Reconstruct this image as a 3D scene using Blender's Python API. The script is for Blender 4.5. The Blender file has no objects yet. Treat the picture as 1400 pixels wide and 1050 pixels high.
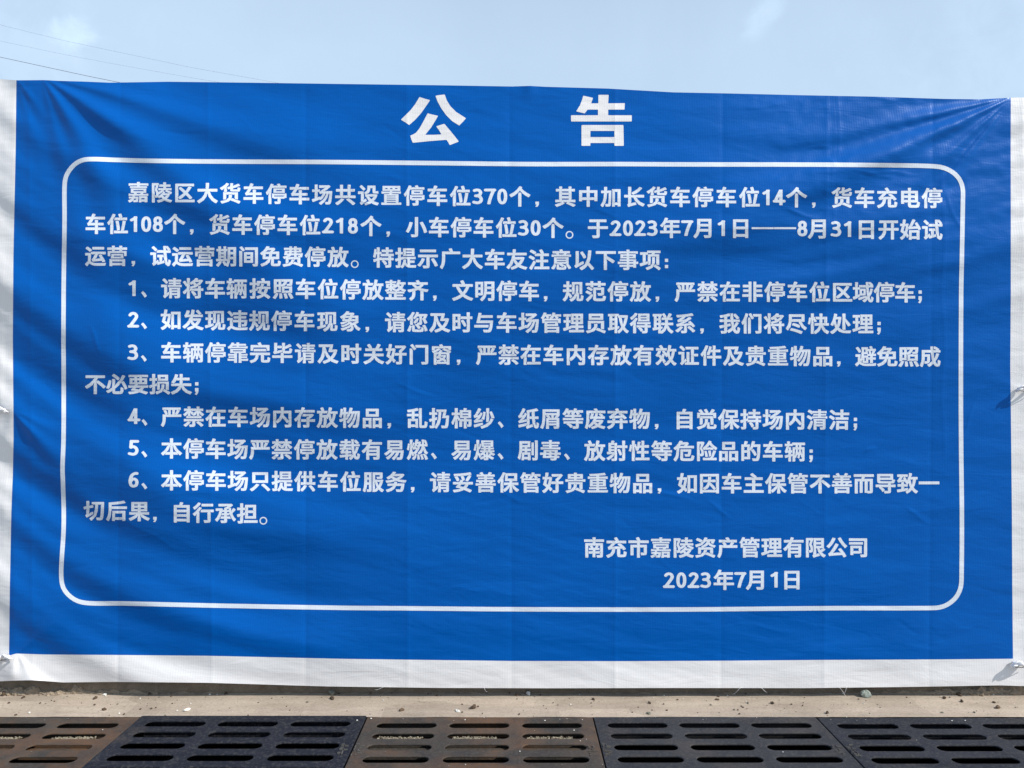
import bpy, math, random
import numpy as np
from math import radians as R

# ------------------------------------------------------------------ scene, camera, world, sun
sc = bpy.context.scene
COL = sc.collection
F_PX, CAM_H, CAM_D, HORIZON = 1011.0, 1.0, 2.50, 545.0      # camera 1 m up, 2.5 m in front of the banner
PITCH = math.atan((HORIZON - 525.0) / F_PX)
cam = bpy.data.cameras.new('camera'); cam_o = bpy.data.objects.new('camera', cam); COL.objects.link(cam_o)
cam.sensor_width = 36.0; cam.lens = F_PX / 1400.0 * 36.0
cam.clip_start = 0.05; cam.clip_end = 3000
cam_o.location = (0, -CAM_D, CAM_H); cam_o.rotation_euler = (math.pi / 2 + PITCH, 0, 0)
sc.camera = cam_o

SUN_DIR = np.array([0.68, -0.30, 0.66]); SUN_DIR /= np.linalg.norm(SUN_DIR)   # from the scene towards the sun
SUN_EL = math.asin(SUN_DIR[2]); SUN_AZ = math.atan2(SUN_DIR[0], SUN_DIR[1])   # azimuth clockwise from +Y
sun = bpy.data.lights.new('sun', 'SUN'); sun.energy = 5.0; sun.angle = R(0.5); sun.color = (1.0, 0.955, 0.89)
sun_o = bpy.data.objects.new('sun', sun); COL.objects.link(sun_o)
sun_o.rotation_euler = (math.pi / 2 - SUN_EL, 0, math.pi - SUN_AZ)
sun_o.location = (6, -4, 8)

world = bpy.data.worlds.new('World'); sc.world = world; world.use_nodes = True
wt = world.node_tree; wn = wt.nodes; wl = wt.links
wn.clear()
w_out = wn.new('ShaderNodeOutputWorld'); w_bg = wn.new('ShaderNodeBackground')
w_sky = wn.new('ShaderNodeTexSky'); w_sky.sky_type = 'NISHITA'; w_sky.sun_disc = False
w_sky.sun_elevation = SUN_EL; w_sky.sun_rotation = SUN_AZ
w_sky.air_density = 1.0; w_sky.dust_density = 1.6; w_sky.ozone_density = 1.5
w_bg.inputs['Strength'].default_value = 0.10
w_tc = wn.new('ShaderNodeTexCoord')

def sky_dir(u, v):
    a = (u - 700) / F_PX; b = (525 - v) / F_PX
    d = np.array([a, math.cos(PITCH) - b * math.sin(PITCH), math.sin(PITCH) + b * math.cos(PITCH)])
    return d / np.linalg.norm(d)

def wmath(op, a, b=None, clamp=False):
    n = wn.new('ShaderNodeMath'); n.operation = op; n.use_clamp = clamp
    for i, x in enumerate((a, b)):
        if x is None: continue
        if isinstance(x, (int, float)): n.inputs[i].default_value = x
        else: wl.new(x, n.inputs[i])
    return n.outputs[0]

# thin high cloud veil over the whole sky, plus soft denser patches
w_n = wn.new('ShaderNodeTexNoise'); w_n.inputs['Scale'].default_value = 2.2; w_n.inputs['Detail'].default_value = 6
w_n.inputs['Roughness'].default_value = 0.55; w_n.inputs['Distortion'].default_value = 0.6
wl.new(w_tc.outputs['Generated'], w_n.inputs['Vector'])
veil = wn.new('ShaderNodeMapRange'); veil.inputs['From Min'].default_value = 0.3; veil.inputs['From Max'].default_value = 0.75
veil.inputs['To Min'].default_value = 0.62; veil.inputs['To Max'].default_value = 0.76
wl.new(w_n.outputs['Fac'], veil.inputs['Value'])
w_sep = wn.new('ShaderNodeSeparateXYZ'); wl.new(w_tc.outputs['Generated'], w_sep.inputs[0])
w_el = wn.new('ShaderNodeMapRange'); w_el.inputs['From Min'].default_value = 0.42; w_el.inputs['From Max'].default_value = 0.95
w_el.inputs['To Min'].default_value = 1.0; w_el.inputs['To Max'].default_value = 0.35     # the veil thins out overhead, as low haze does
wl.new(w_sep.outputs['Z'], w_el.inputs['Value'])
fac = wmath('MULTIPLY', veil.outputs[0], w_el.outputs[0])
w_n2 = wn.new('ShaderNodeTexNoise'); w_n2.inputs['Scale'].default_value = 26; w_n2.inputs['Detail'].default_value = 8
w_n2.inputs['Roughness'].default_value = 0.6; w_n2.inputs['Distortion'].default_value = 0.4
wl.new(w_tc.outputs['Generated'], w_n2.inputs['Vector'])
for (u, v, rad, squash, amt) in ((94, 43, 0.030, 1.9, 0.17), (30, 66, 0.075, 1.6, 0.05), (1052, 10, 0.022, 1.0, 0.12),
                                 (1033, 34, 0.022, 1.0, 0.11), (1560, 60, 0.26, 1.2, 0.07), (-160, 20, 0.25, 1.4, 0.05)):
    c = sky_dir(u, v)
    sub = wn.new('ShaderNodeVectorMath'); sub.operation = 'SUBTRACT'; sub.inputs[1].default_value = tuple(c)
    wl.new(w_tc.outputs['Generated'], sub.inputs[0])
    mul = wn.new('ShaderNodeVectorMath'); mul.operation = 'MULTIPLY'; mul.inputs[1].default_value = (1, 1, squash)
    wl.new(sub.outputs[0], mul.inputs[0])
    ln = wn.new('ShaderNodeVectorMath'); ln.operation = 'LENGTH'; wl.new(mul.outputs[0], ln.inputs[0])
    d = wmath('DIVIDE', ln.outputs['Value'], rad)
    d = wmath('ADD', d, wmath('MULTIPLY', wmath('SUBTRACT', w_n2.outputs['Fac'], 0.5), 1.9))
    mr = wn.new('ShaderNodeMapRange'); mr.interpolation_type = 'SMOOTHERSTEP'
    mr.inputs['From Min'].default_value = 1.15; mr.inputs['From Max'].default_value = 0.0
    mr.inputs['To Min'].default_value = 0.0; mr.inputs['To Max'].default_value = amt
    wl.new(d, mr.inputs['Value'])
    fac = wmath('ADD', fac, mr.outputs[0], clamp=True)
w_mix = wn.new('ShaderNodeMix'); w_mix.data_type = 'RGBA'
wl.new(fac, w_mix.inputs['Factor']); wl.new(w_sky.outputs[0], w_mix.inputs['A'])
w_mix.inputs['B'].default_value = (7.4, 9.5, 11.9, 1)
wl.new(w_mix.outputs['Result'], w_bg.inputs['Color']); wl.new(w_bg.outputs[0], w_out.inputs['Surface'])

sc.view_settings.view_transform = 'Standard'; sc.view_settings.look = 'None'
sc.view_settings.exposure = 0.0; sc.view_settings.gamma = 1.0; sc.view_settings.use_curve_mapping = False
sc.render.engine = 'CYCLES'
sc.cycles.max_bounces = 6

# ------------------------------------------------------------------ measuring helpers
def on_wall(u, v):
    """point of the upright plane y=0 seen at photo pixel (u, v)"""
    a = (np.asarray(u, float) - 700) / F_PX; b = (525 - np.asarray(v, float)) / F_PX
    t = CAM_D / (math.cos(PITCH) - b * math.sin(PITCH))
    return a * t, CAM_H + t * (math.sin(PITCH) + b * math.cos(PITCH))

def on_ground(u, v, z=0.0):
    a = (u - 700) / F_PX; b = (525 - v) / F_PX
    t = (z - CAM_H) / (math.sin(PITCH) + b * math.cos(PITCH))
    return a * t, -CAM_D + t * (math.cos(PITCH) - b * math.sin(PITCH))

PX = CAM_D / F_PX       # metres per photo pixel on the banner

# ------------------------------------------------------------------ object helpers
def tag(o, label=None, cat=None, group=None, kind=None):
    if label: o['label'] = label
    if cat: o['category'] = cat
    if group: o['group'] = group
    if kind: o['kind'] = kind
    return o

def empty(name, loc=(0, 0, 0)):
    o = bpy.data.objects.new(name, None); COL.objects.link(o); o.location = loc
    o.empty_display_size = 0.05
    return o

def mesh_obj(name, verts, faces, mat, parent=None, smooth=False, offset=None):
    me = bpy.data.meshes.new(name)
    me.from_pydata([tuple(map(float, v)) for v in verts] if not isinstance(verts, list) else verts, [], faces)
    if smooth: me.polygons.foreach_set('use_smooth', [True] * len(me.polygons))
    me.materials.append(mat); me.update()
    o = bpy.data.objects.new(name, me); COL.objects.link(o)
    if parent: o.parent = parent
    return o

def fast_mesh(name, verts, loops, starts, totals, mat, parent=None, smooth=True):
    me = bpy.data.meshes.new(name)
    me.vertices.add(len(verts)); me.vertices.foreach_set('co', np.ascontiguousarray(verts, dtype=np.float32).ravel())
    me.loops.add(len(loops)); me.loops.foreach_set('vertex_index', np.ascontiguousarray(loops, dtype=np.int32))
    me.polygons.add(len(starts)); me.polygons.foreach_set('loop_start', np.ascontiguousarray(starts, dtype=np.int32))
    me.polygons.foreach_set('loop_total', np.ascontiguousarray(totals, dtype=np.int32))
    me.update(calc_edges=True); me.validate()
    if smooth: me.polygons.foreach_set('use_smooth', np.ones(len(me.polygons), dtype=bool))
    me.materials.append(mat)
    o = bpy.data.objects.new(name, me); COL.objects.link(o)
    if parent: o.parent = parent
    return o

def box_geo(x0, x1, y0, y1, z0, z1, n=0):
    v = [(x0, y0, z0), (x1, y0, z0), (x1, y1, z0), (x0, y1, z0), (x0, y0, z1), (x1, y0, z1), (x1, y1, z1), (x0, y1, z1)]
    f = [(3, 2, 1, 0), (4, 5, 6, 7), (0, 1, 5, 4), (1, 2, 6, 5), (2, 3, 7, 6), (3, 0, 4, 7)]
    return v, [tuple(i + n for i in q) for q in f]

def boxes(name, lst, mat, parent=None):
    V, Fc = [], []
    for b in lst:
        v, f = box_geo(*b, n=len(V)); V += v; Fc += f
    return mesh_obj(name, V, Fc, mat, parent)

def tube(name, pts, rad, mat, parent=None, seg=8, flat=1.0, twist=0.0):
    """swept tube; rad may be a list; flat squeezes the section into a strap"""
    pts = [np.array(p, float) for p in pts]
    if not isinstance(rad, (list, tuple)): rad = [rad] * len(pts)
    V, Fc = [], []
    prev = None
    for i, p in enumerate(pts):
        t = pts[min(i + 1, len(pts) - 1)] - pts[max(i - 1, 0)]; t /= (np.linalg.norm(t) + 1e-9)
        if prev is None:
            a = np.cross(t, (0, 0, 1.0))
            if np.linalg.norm(a) < 1e-3: a = np.cross(t, (0, 1.0, 0))
        else: a = prev - t * np.dot(prev, t)
        a /= np.linalg.norm(a); prev = a; b = np.cross(t, a)
        ca, sa = math.cos(twist * i), math.sin(twist * i)
        a2, b2 = a * ca + b * sa, -a * sa + b * ca
        for k in range(seg):
            q = 2 * math.pi * k / seg
            V.append(tuple(p + a2 * math.cos(q) * rad[i] + b2 * math.sin(q) * rad[i] * flat))
    n = len(pts)
    for i in range(n - 1):
        for k in range(seg):
            Fc.append((i * seg + k, i * seg + (k + 1) % seg, (i + 1) * seg + (k + 1) % seg, (i + 1) * seg + k))
    Fc.append(tuple(range(seg - 1, -1, -1))); Fc.append(tuple(range((n - 1) * seg, n * seg)))
    return mesh_obj(name, V, Fc, mat, parent, smooth=True)

# ------------------------------------------------------------------ numpy noise
class Perlin:
    def __init__(s, seed):
        r = np.random.RandomState(seed); s.p = r.permutation(256); s.p = np.concatenate([s.p, s.p])
        a = r.rand(256) * 2 * np.pi; s.g = np.stack([np.cos(a), np.sin(a)], 1)
    def __call__(s, x, y):
        xi = np.floor(x).astype(int); yi = np.floor(y).astype(int); xf = x - xi; yf = y - yi
        u = xf ** 3 * (xf * (xf * 6 - 15) + 10); v = yf ** 3 * (yf * (yf * 6 - 15) + 10)
        def gr(ix, iy, dx, dy):
            h = s.p[(s.p[ix & 255] + iy) & 255]; g = s.g[h]
            return g[..., 0] * dx + g[..., 1] * dy
        a = gr(xi, yi, xf, yf); b = gr(xi + 1, yi, xf - 1, yf)
        c = gr(xi, yi + 1, xf, yf - 1); d = gr(xi + 1, yi + 1, xf - 1, yf - 1)
        return ((a * (1 - u) + b * u) * (1 - v) + (c * (1 - u) + d * u) * v) * 1.5
P1, P2, P3, P4, P5, P6 = [Perlin(k) for k in (3, 11, 27, 41, 58, 73)]

# ------------------------------------------------------------------ materials
def mat(name):
    m = bpy.data.materials.new(name); m.use_nodes = True
    nt = m.node_tree; b = nt.nodes['Principled BSDF']
    return m, nt, b

def node(nt, typ, **kw):
    n = nt.nodes.new(typ)
    for k, v in kw.items():
        if k in n.inputs: n.inputs[k].default_value = v
        else: setattr(n, k, v)
    return n

def cloth_bump(nt, b, weave=1.0):
    """fine wrinkles and the ribbed scrim of coated banner cloth, in world position"""
    L = nt.links
    geo = node(nt, 'ShaderNodeNewGeometry')
    mp = node(nt, 'ShaderNodeMapping'); mp.inputs['Scale'].default_value = (1, 0.2, 1); L.new(geo.outputs['Position'], mp.inputs['Vector'])
    # rotated, stretched fine wrinkles
    mp2 = node(nt, 'ShaderNodeMapping'); mp2.inputs['Rotation'].default_value = (0, R(12), 0); mp2.inputs['Scale'].default_value = (0.55, 0.2, 2.2)
    L.new(geo.outputs['Position'], mp2.inputs['Vector'])
    n1 = node(nt, 'ShaderNodeTexNoise', Scale=9.0, Detail=5.0, Roughness=0.55, Distortion=0.5); L.new(mp2.outputs[0], n1.inputs['Vector'])
    n2 = node(nt, 'ShaderNodeTexNoise', Scale=42.0, Detail=3.0, Roughness=0.5, Distortion=0.8); L.new(mp.outputs[0], n2.inputs['Vector'])
    b1 = node(nt, 'ShaderNodeBump', Strength=1.0, Distance=0.0030); L.new(n1.outputs['Fac'], b1.inputs['Height'])
    b2 = node(nt, 'ShaderNodeBump', Strength=1.0, Distance=0.0003); L.new(n2.outputs['Fac'], b2.inputs['Height']); L.new(b1.outputs[0], b2.inputs['Normal'])
    wv = node(nt, 'ShaderNodeTexWave', Scale=38.0, Distortion=0.0); wv.bands_direction = 'X'; wv.wave_profile = 'SIN'
    wv.inputs['Detail'].default_value = 0.0
    L.new(geo.outputs['Position'], wv.inputs['Vector'])
    b3 = node(nt, 'ShaderNodeBump', Strength=1.0, Distance=0.00007 * weave); L.new(wv.outputs['Fac'], b3.inputs['Height']); L.new(b2.outputs[0], b3.inputs['Normal'])
    L.new(b3.outputs[0], b.inputs['Normal'])
    return geo

def cloth(name, col, rough, spec, weave, var=0.05, dirt=0.0):
    m, nt, b = mat(name); L = nt.links
    geo = cloth_bump(nt, b, weave)
    n = node(nt, 'ShaderNodeTexNoise', Scale=3.0, Detail=7.0, Roughness=0.6); L.new(geo.outputs['Position'], n.inputs['Vector'])
    mr = node(nt, 'ShaderNodeMapRange'); mr.inputs['From Min'].default_value = 0.3; mr.inputs['From Max'].default_value = 0.7
    mr.inputs['To Min'].default_value = 1 - var; mr.inputs['To Max'].default_value = 1 + var; L.new(n.outputs['Fac'], mr.inputs['Value'])
    wv = node(nt, 'ShaderNodeTexWave', Scale=38.0, Distortion=0.0); wv.bands_direction = 'X'; wv.inputs['Detail'].default_value = 0.0
    L.new(geo.outputs['Position'], wv.inputs['Vector'])
    mw = node(nt, 'ShaderNodeMapRange'); mw.inputs['To Min'].default_value = 1 - 0.035 * weave; mw.inputs['To Max'].default_value = 1 + 0.01 * weave
    L.new(wv.outputs['Fac'], mw.inputs['Value'])
    mu = node(nt, 'ShaderNodeMath', operation='MULTIPLY'); L.new(mr.outputs[0], mu.inputs[0]); L.new(mw.outputs[0], mu.inputs[1])
    mx = node(nt, 'ShaderNodeVectorMath', operation='SCALE'); mx.inputs[0].default_value = col; L.new(mu.outputs[0], mx.inputs['Scale'])
    L.new(mx.outputs[0], b.inputs['Base Color'])
    b.inputs['Roughness'].default_value = rough; b.inputs['Specular IOR Level'].default_value = spec
    return m

M_BLUE = cloth('blue_printed_cloth', (0.0, 0.092, 0.395), 0.34, 0.22, 1.0)
M_BLUE.node_tree.nodes['Principled BSDF'].inputs['Specular Tint'].default_value = (0.45, 0.72, 1.0, 1)
M_WHITE = cloth('white_banner_cloth', (0.75, 0.745, 0.75), 0.5, 0.3, 1.0, 0.03)
M_INK = cloth('pale_print', (0.67, 0.725, 0.80), 0.48, 0.3, 1.0, 0.05)

def concrete(name, c1, c2, c3, scale, bump, rough=0.9, streak=False):
    m, nt, b = mat(name); L = nt.links
    geo = node(nt, 'ShaderNodeNewGeometry')
    mp = node(nt, 'ShaderNodeMapping'); L.new(geo.outputs['Position'], mp.inputs['Vector'])
    if streak: mp.inputs['Rotation'].default_value = (0, 0, R(-52)); mp.inputs['Scale'].default_value = (0.35, 2.2, 1)
    n1 = node(nt, 'ShaderNodeTexNoise', Scale=scale, Detail=9.0, Roughness=0.65, Distortion=0.3); L.new(mp.outputs[0], n1.inputs['Vector'])
    n2 = node(nt, 'ShaderNodeTexNoise', Scale=scale * 14, Detail=6.0, Roughness=0.7); L.new(geo.outputs['Position'], n2.inputs['Vector'])
    n4 = node(nt, 'ShaderNodeTexNoise', Scale=2.6, Detail=4.0, Roughness=0.6); L.new(geo.outputs['Position'], n4.inputs['Vector'])
    r1 = node(nt, 'ShaderNodeValToRGB'); r1.color_ramp.elements[0].position = 0.3; r1.color_ramp.elements[1].position = 0.7
    r1.color_ramp.elements[0].color = (*c1, 1); r1.color_ramp.elements[1].color = (*c2, 1); L.new(n1.outputs['Fac'], r1.inputs[0])
    r2 = node(nt, 'ShaderNodeValToRGB'); r2.color_ramp.elements[0].position = 0.30; r2.color_ramp.elements[1].position = 0.52
    r2.color_ramp.elements[0].color = (1, 1, 1, 1); r2.color_ramp.elements[1].color = (0, 0, 0, 1); L.new(n2.outputs['Fac'], r2.inputs[0])
    f = node(nt, 'ShaderNodeMath', operation='MULTIPLY'); f.inputs[1].default_value = 0.65; L.new(r2.outputs[0], f.inputs[0])
    mx = node(nt, 'ShaderNodeMix', data_type='RGBA'); L.new(f.outputs[0], mx.inputs['Factor']); L.new(r1.outputs[0], mx.inputs['A'])
    mx.inputs['B'].default_value = (*c3, 1)
    mr = node(nt, 'ShaderNodeMapRange'); mr.inputs['From Min'].default_value = 0.3; mr.inputs['From Max'].default_value = 0.7
    mr.inputs['To Min'].default_value = 0.86; mr.inputs['To Max'].default_value = 1.1; L.new(n4.outputs['Fac'], mr.inputs['Value'])
    scl = mr.outputs[0]; src = mx.outputs['Result']
    if streak:      # skim coats laid side by side, tyre dirt and dust in blotches
        mp3 = node(nt, 'ShaderNodeMapping'); mp3.inputs['Scale'].default_value = (1.0, 1.6, 1); L.new(geo.outputs['Position'], mp3.inputs['Vector'])
        vo = node(nt, 'ShaderNodeTexVoronoi', Scale=3.6, distance='CHEBYCHEV'); L.new(mp3.outputs[0], vo.inputs['Vector'])
        sp = node(nt, 'ShaderNodeSeparateColor'); L.new(vo.outputs['Color'], sp.inputs[0])
        m1 = node(nt, 'ShaderNodeMapRange'); m1.inputs['To Min'].default_value = 0.86; m1.inputs['To Max'].default_value = 1.08; L.new(sp.outputs[0], m1.inputs['Value'])
        m2 = node(nt, 'ShaderNodeMath', operation='MULTIPLY'); L.new(scl, m2.inputs[0]); L.new(m1.outputs[0], m2.inputs[1]); scl = m2.outputs[0]
        n5 = node(nt, 'ShaderNodeTexNoise', Scale=14.0, Detail=10.0, Roughness=0.75, Distortion=1.2); L.new(geo.outputs['Position'], n5.inputs['Vector'])
        m5 = node(nt, 'ShaderNodeMapRange'); m5.inputs['From Min'].default_value = 0.52; m5.inputs['From Max'].default_value = 0.72; m5.inputs['To Max'].default_value = 0.55; L.new(n5.outputs['Fac'], m5.inputs['Value'])
        mx5 = node(nt, 'ShaderNodeMix', data_type='RGBA'); L.new(m5.outputs[0], mx5.inputs['Factor']); L.new(src, mx5.inputs['A']); mx5.inputs['B'].default_value = (0.25, 0.20, 0.15, 1); src = mx5.outputs['Result']
    vs = node(nt, 'ShaderNodeVectorMath', operation='SCALE'); L.new(src, vs.inputs[0]); L.new(scl, vs.inputs['Scale'])
    L.new(vs.outputs[0], b.inputs['Base Color'])
    b1 = node(nt, 'ShaderNodeBump', Strength=1.0, Distance=bump); L.new(n1.outputs['Fac'], b1.inputs['Height'])
    b2 = node(nt, 'ShaderNodeBump', Strength=1.0, Distance=bump * 0.16); L.new(n2.outputs['Fac'], b2.inputs['Height']); L.new(b1.outputs[0], b2.inputs['Normal'])
    L.new(b2.outputs[0], b.inputs['Normal']); b.inputs['Roughness'].default_value = rough; b.inputs['Specular IOR Level'].default_value = 0.25
    return m

M_GROUND = concrete('troweled_concrete', (0.35, 0.285, 0.22), (0.46, 0.385, 0.305), (0.22, 0.18, 0.14), 9.0, 0.004, streak=True)
M_YARD = concrete('yard_concrete', (0.25, 0.235, 0.21), (0.36, 0.335, 0.30), (0.17, 0.155, 0.135), 6.0, 0.004)
M_KERB = concrete('kerb_concrete', (0.15, 0.118, 0.084), (0.25, 0.20, 0.15), (0.08, 0.062, 0.045), 30.0, 0.006)
M_MORTAR = concrete('crumbled_mortar', (0.25, 0.195, 0.14), (0.40, 0.32, 0.235), (0.11, 0.085, 0.06), 55.0, 0.006)
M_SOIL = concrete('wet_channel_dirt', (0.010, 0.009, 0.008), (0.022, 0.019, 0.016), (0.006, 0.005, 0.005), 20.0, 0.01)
M_SAND = concrete('dry_sand', (0.25, 0.22, 0.16), (0.44, 0.39, 0.30), (0.12, 0.10, 0.075), 120.0, 0.004)

def iron(name, base, alt, rust, rust_amt, seed):
    m, nt, b = mat(name); L = nt.links
    geo = node(nt, 'ShaderNodeNewGeometry')
    mp = node(nt, 'ShaderNodeMapping'); mp.inputs['Location'].default_value = (seed, seed * 2.3, 0); L.new(geo.outputs['Position'], mp.inputs['Vector'])
    n1 = node(nt, 'ShaderNodeTexNoise', Scale=7.0, Detail=8.0, Roughness=0.65, Distortion=0.6); L.new(mp.outputs[0], n1.inputs['Vector'])
    n2 = node(nt, 'ShaderNodeTexNoise', Scale=120.0, Detail=6.0, Roughness=0.75); L.new(mp.outputs[0], n2.inputs['Vector'])
    n3 = node(nt, 'ShaderNodeTexNoise', Scale=3.4, Detail=9.0, Roughness=0.7, Distortion=0.4); L.new(mp.outputs[0], n3.inputs['Vector'])
    r1 = node(nt, 'ShaderNodeValToRGB'); r1.color_ramp.elements[0].position = 0.35; r1.color_ramp.elements[1].position = 0.65
    r1.color_ramp.elements[0].color = (*base, 1); r1.color_ramp.elements[1].color = (*alt, 1); L.new(n1.outputs['Fac'], r1.inputs[0])
    r3 = node(nt, 'ShaderNodeMapRange'); r3.inputs['From Min'].default_value = 0.62 - 0.35 * rust_amt; r3.inputs['From Max'].default_value = 0.80 - 0.25 * rust_amt
    L.new(n3.outputs['Fac'], r3.inputs['Value'])
    mx = node(nt, 'ShaderNodeMix', data_type='RGBA'); L.new(r3.outputs[0], mx.inputs['Factor']); L.new(r1.outputs[0], mx.inputs['A'])
    mx.inputs['B'].default_value = (*rust, 1)
    # pale dust caught in the grain
    r2 = node(nt, 'ShaderNodeMapRange'); r2.inputs['From Min'].default_value = 0.50; r2.inputs['From Max'].default_value = 0.66
    r2.inputs['To Max'].default_value = 0.7; L.new(n2.outputs['Fac'], r2.inputs['Value'])
    mx2 = node(nt, 'ShaderNodeMix', data_type='RGBA'); L.new(r2.outputs[0], mx2.inputs['Factor']); L.new(mx.outputs['Result'], mx2.inputs['A'])
    mx2.inputs['B'].default_value = (0.08, 0.076, 0.072, 1)
    L.new(mx2.outputs['Result'], b.inputs['Base Color'])
    b1 = node(nt, 'ShaderNodeBump', Strength=1.0, Distance=0.0035); L.new(n1.outputs['Fac'], b1.inputs['Height'])
    b2 = node(nt, 'ShaderNodeBump', Strength=1.0, Distance=0.0016); L.new(n2.outputs['Fac'], b2.inputs['Height']); L.new(b1.outputs[0], b2.inputs['Normal'])
    L.new(b2.outputs[0], b.inputs['Normal'])
    b.inputs['Roughness'].default_value = 0.72; b.inputs['Specular IOR Level'].default_value = 0.25
    return m

def plain(name, col, rough=0.6, metal=0.0, var=0.12, scale=30.0):
    m, nt, b = mat(name); L = nt.links
    geo = node(nt, 'ShaderNodeNewGeometry')
    n = node(nt, 'ShaderNodeTexNoise', Scale=scale, Detail=5.0, Roughness=0.6); L.new(geo.outputs['Position'], n.inputs['Vector'])
    mr = node(nt, 'ShaderNodeMapRange'); mr.inputs['To Min'].default_value = 1 - var * 2; mr.inputs['To Max'].default_value = 1 + var * 2; L.new(n.outputs['Fac'], mr.inputs['Value'])
    vs = node(nt, 'ShaderNodeVectorMath', operation='SCALE'); vs.inputs[0].default_value = col; L.new(mr.outputs[0], vs.inputs['Scale'])
    L.new(vs.outputs[0], b.inputs['Base Color'])
    bp = node(nt, 'ShaderNodeBump', Strength=0.6, Distance=0.002); L.new(n.outputs['Fac'], bp.inputs['Height']); L.new(bp.outputs[0], b.inputs['Normal'])
    b.inputs['Roughness'].default_value = rough; b.inputs['Metallic'].default_value = metal
    return m

M_STRAP = plain('white_strap', (0.80, 0.80, 0.82), 0.5, 0, 0.05, 60)
M_WIRE = plain('dark_wire', (0.03, 0.03, 0.03), 0.5)
M_STEEL = plain('galvanised_steel', (0.40, 0.41, 0.42), 0.4, 0.9)
M_CABLE = plain('cable_sheath', (0.12, 0.13, 0.14), 0.6)

# ------------------------------------------------------------------ cloth relief (heights in photo pixels, x right, y down)
U0, V0, GW, GH = -60, 90, 1521, 871
uu, vv = np.meshgrid(np.arange(U0, U0 + GW, dtype=float), np.arange(V0, V0 + GH, dtype=float))

def fan(cx, cy, folds, flip=False):
    du = (cx - uu) if flip else (uu - cx); dv = vv - cy
    r = np.hypot(du, dv) + 1e-6; th = np.degrees(np.arctan2(dv, du)); h = 0
    for (ang, w, amp, rp, curve) in folds:
        g = (r / rp) * np.exp(1 - r / rp)
        d = (th - (ang + curve * r / 100.0)) / w
        h = h + amp * g * np.exp(-d * d)
    return h

def ss(x, a, b):
    t = np.clip((x - a) / (b - a), 0, 1); return t * t * (3 - 2 * t)

H = np.zeros_like(uu)
# radiating folds from the tied corners and side ties
H += fan(56, 104, [(55, 9.5, 7.8, 165, 3), (30, 7.8, 8.3, 205, 2.5), (13, 4.2, 2.6, 150, 1), (75, 6, 4.0, 330, 0)])
H += fan(20, 104, [(54, 9, 2.4, 60, 0), (72, 7, 1.5, 80, 0)])
H += fan(1386, 132, [(27, 6, 5.6, 130, -1), (41, 4, 3.2, 110, 1), (50.5, 3.2, 2.6, 115, 1), (13, 3.5, 2.6, 130, 0), (23, 6.5, 9.0, 320, 0), (11, 4.2, 4.5, 300, 0), (37, 6, 5.5, 330, 0)], flip=True)
H += fan(16, 560, [(50, 9.5, 3.9, 90, -2), (25, 9, 1.4, 60, 0), (100, 14, 1.5, 40, 0)])
H += fan(24, 893, [(-40, 12, 1.3, 60, 0), (60, 14, 1.6, 22, 0), (110, 14, 1.2, 20, 0)])
H += fan(1380, 902, [(22, 7, 1.7, 90, 0), (45, 8, 1.0, 60, 0)], flip=True) * (vv < 902)
H += fan(1398, 532, [(-20, 14, 0.8, 60, 0), (35, 12, 0.8, 60, 0)], flip=True)
H += 2.0 * np.exp(-((uu - 724) / 9.0) ** 2 - ((vv - 116) / 14.0) ** 2)
# broad drape: curved bands running down-right on the left, up-right on the right
phL = vv - 170 * (1 - np.exp(-np.maximum(uu, -60) / 190.0)) - 0.06 * uu
phR = vv - 0.06 * uu + 150 * np.exp(-(1400 - uu) / 420.0)
wL = 1 - ss(uu, 330, 720); wR = ss(uu, 760, 1080)
H += (0.35 + 1.25 * wL) * wL * (4.6 * P1(phL / 84.0, uu / 420.0) + 1.5 * P2(phL / 36.0, uu / 190.0))
topR = (1 - ss(vv, 300, 520)); botR = ss(vv, 480, 640)
H += wR * (0.35 + 1.0 * topR) * (3.8 * P3(phR / 60.0, uu / 380.0) + 1.1 * P4(phR / 22.0, uu / 130.0))
wM = np.clip(1 - wL * 0.5 - wR * 0.5, 0, 1)
H += wM * (0.8 * P5((vv - 0.13 * uu) / 28.0, uu / 130.0) + 0.22 * P6((vv - 0.3 * uu) / 11.0, uu / 60.0))
# general gentle billow
H += 2.6 * P2(uu / 330.0 + 7.3, vv / 260.0 + 3.1)
# vertical crease marks left by folding: small kinks, sheet slightly tilted between them
creases = (-82, 42, 163, 287, 418, 557, 698, 841, 987, 1129, 1273, 1400)
rs = np.random.RandomState(5)
for i, c in enumerate(creases):
    cx = c + (vv - 500) * rs.uniform(-0.008, 0.008)
    sgn = 1 if i % 2 else -1
    H += sgn * (0.75 * np.exp(-np.abs(uu - cx) / 16.0) + 0.42 * np.exp(-np.abs(uu - cx) / 2.6)) * (0.7 + 0.5 * P6(vv / 90.0 + i * 3.7, uu * 0))
for c, v0, v1, a in ((1146, 133, 225, 0.55), (1140, 130, 330, 0.3), (1290, 220, 640, 0.35)):
    H += a * np.exp(-np.abs(uu - c - 2.0 * np.sin(vv / 23.0)) / 2.6) * ss(vv, v0 - 10, v0 + 8) * (1 - ss(vv, v1 - 30, v1))
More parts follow.
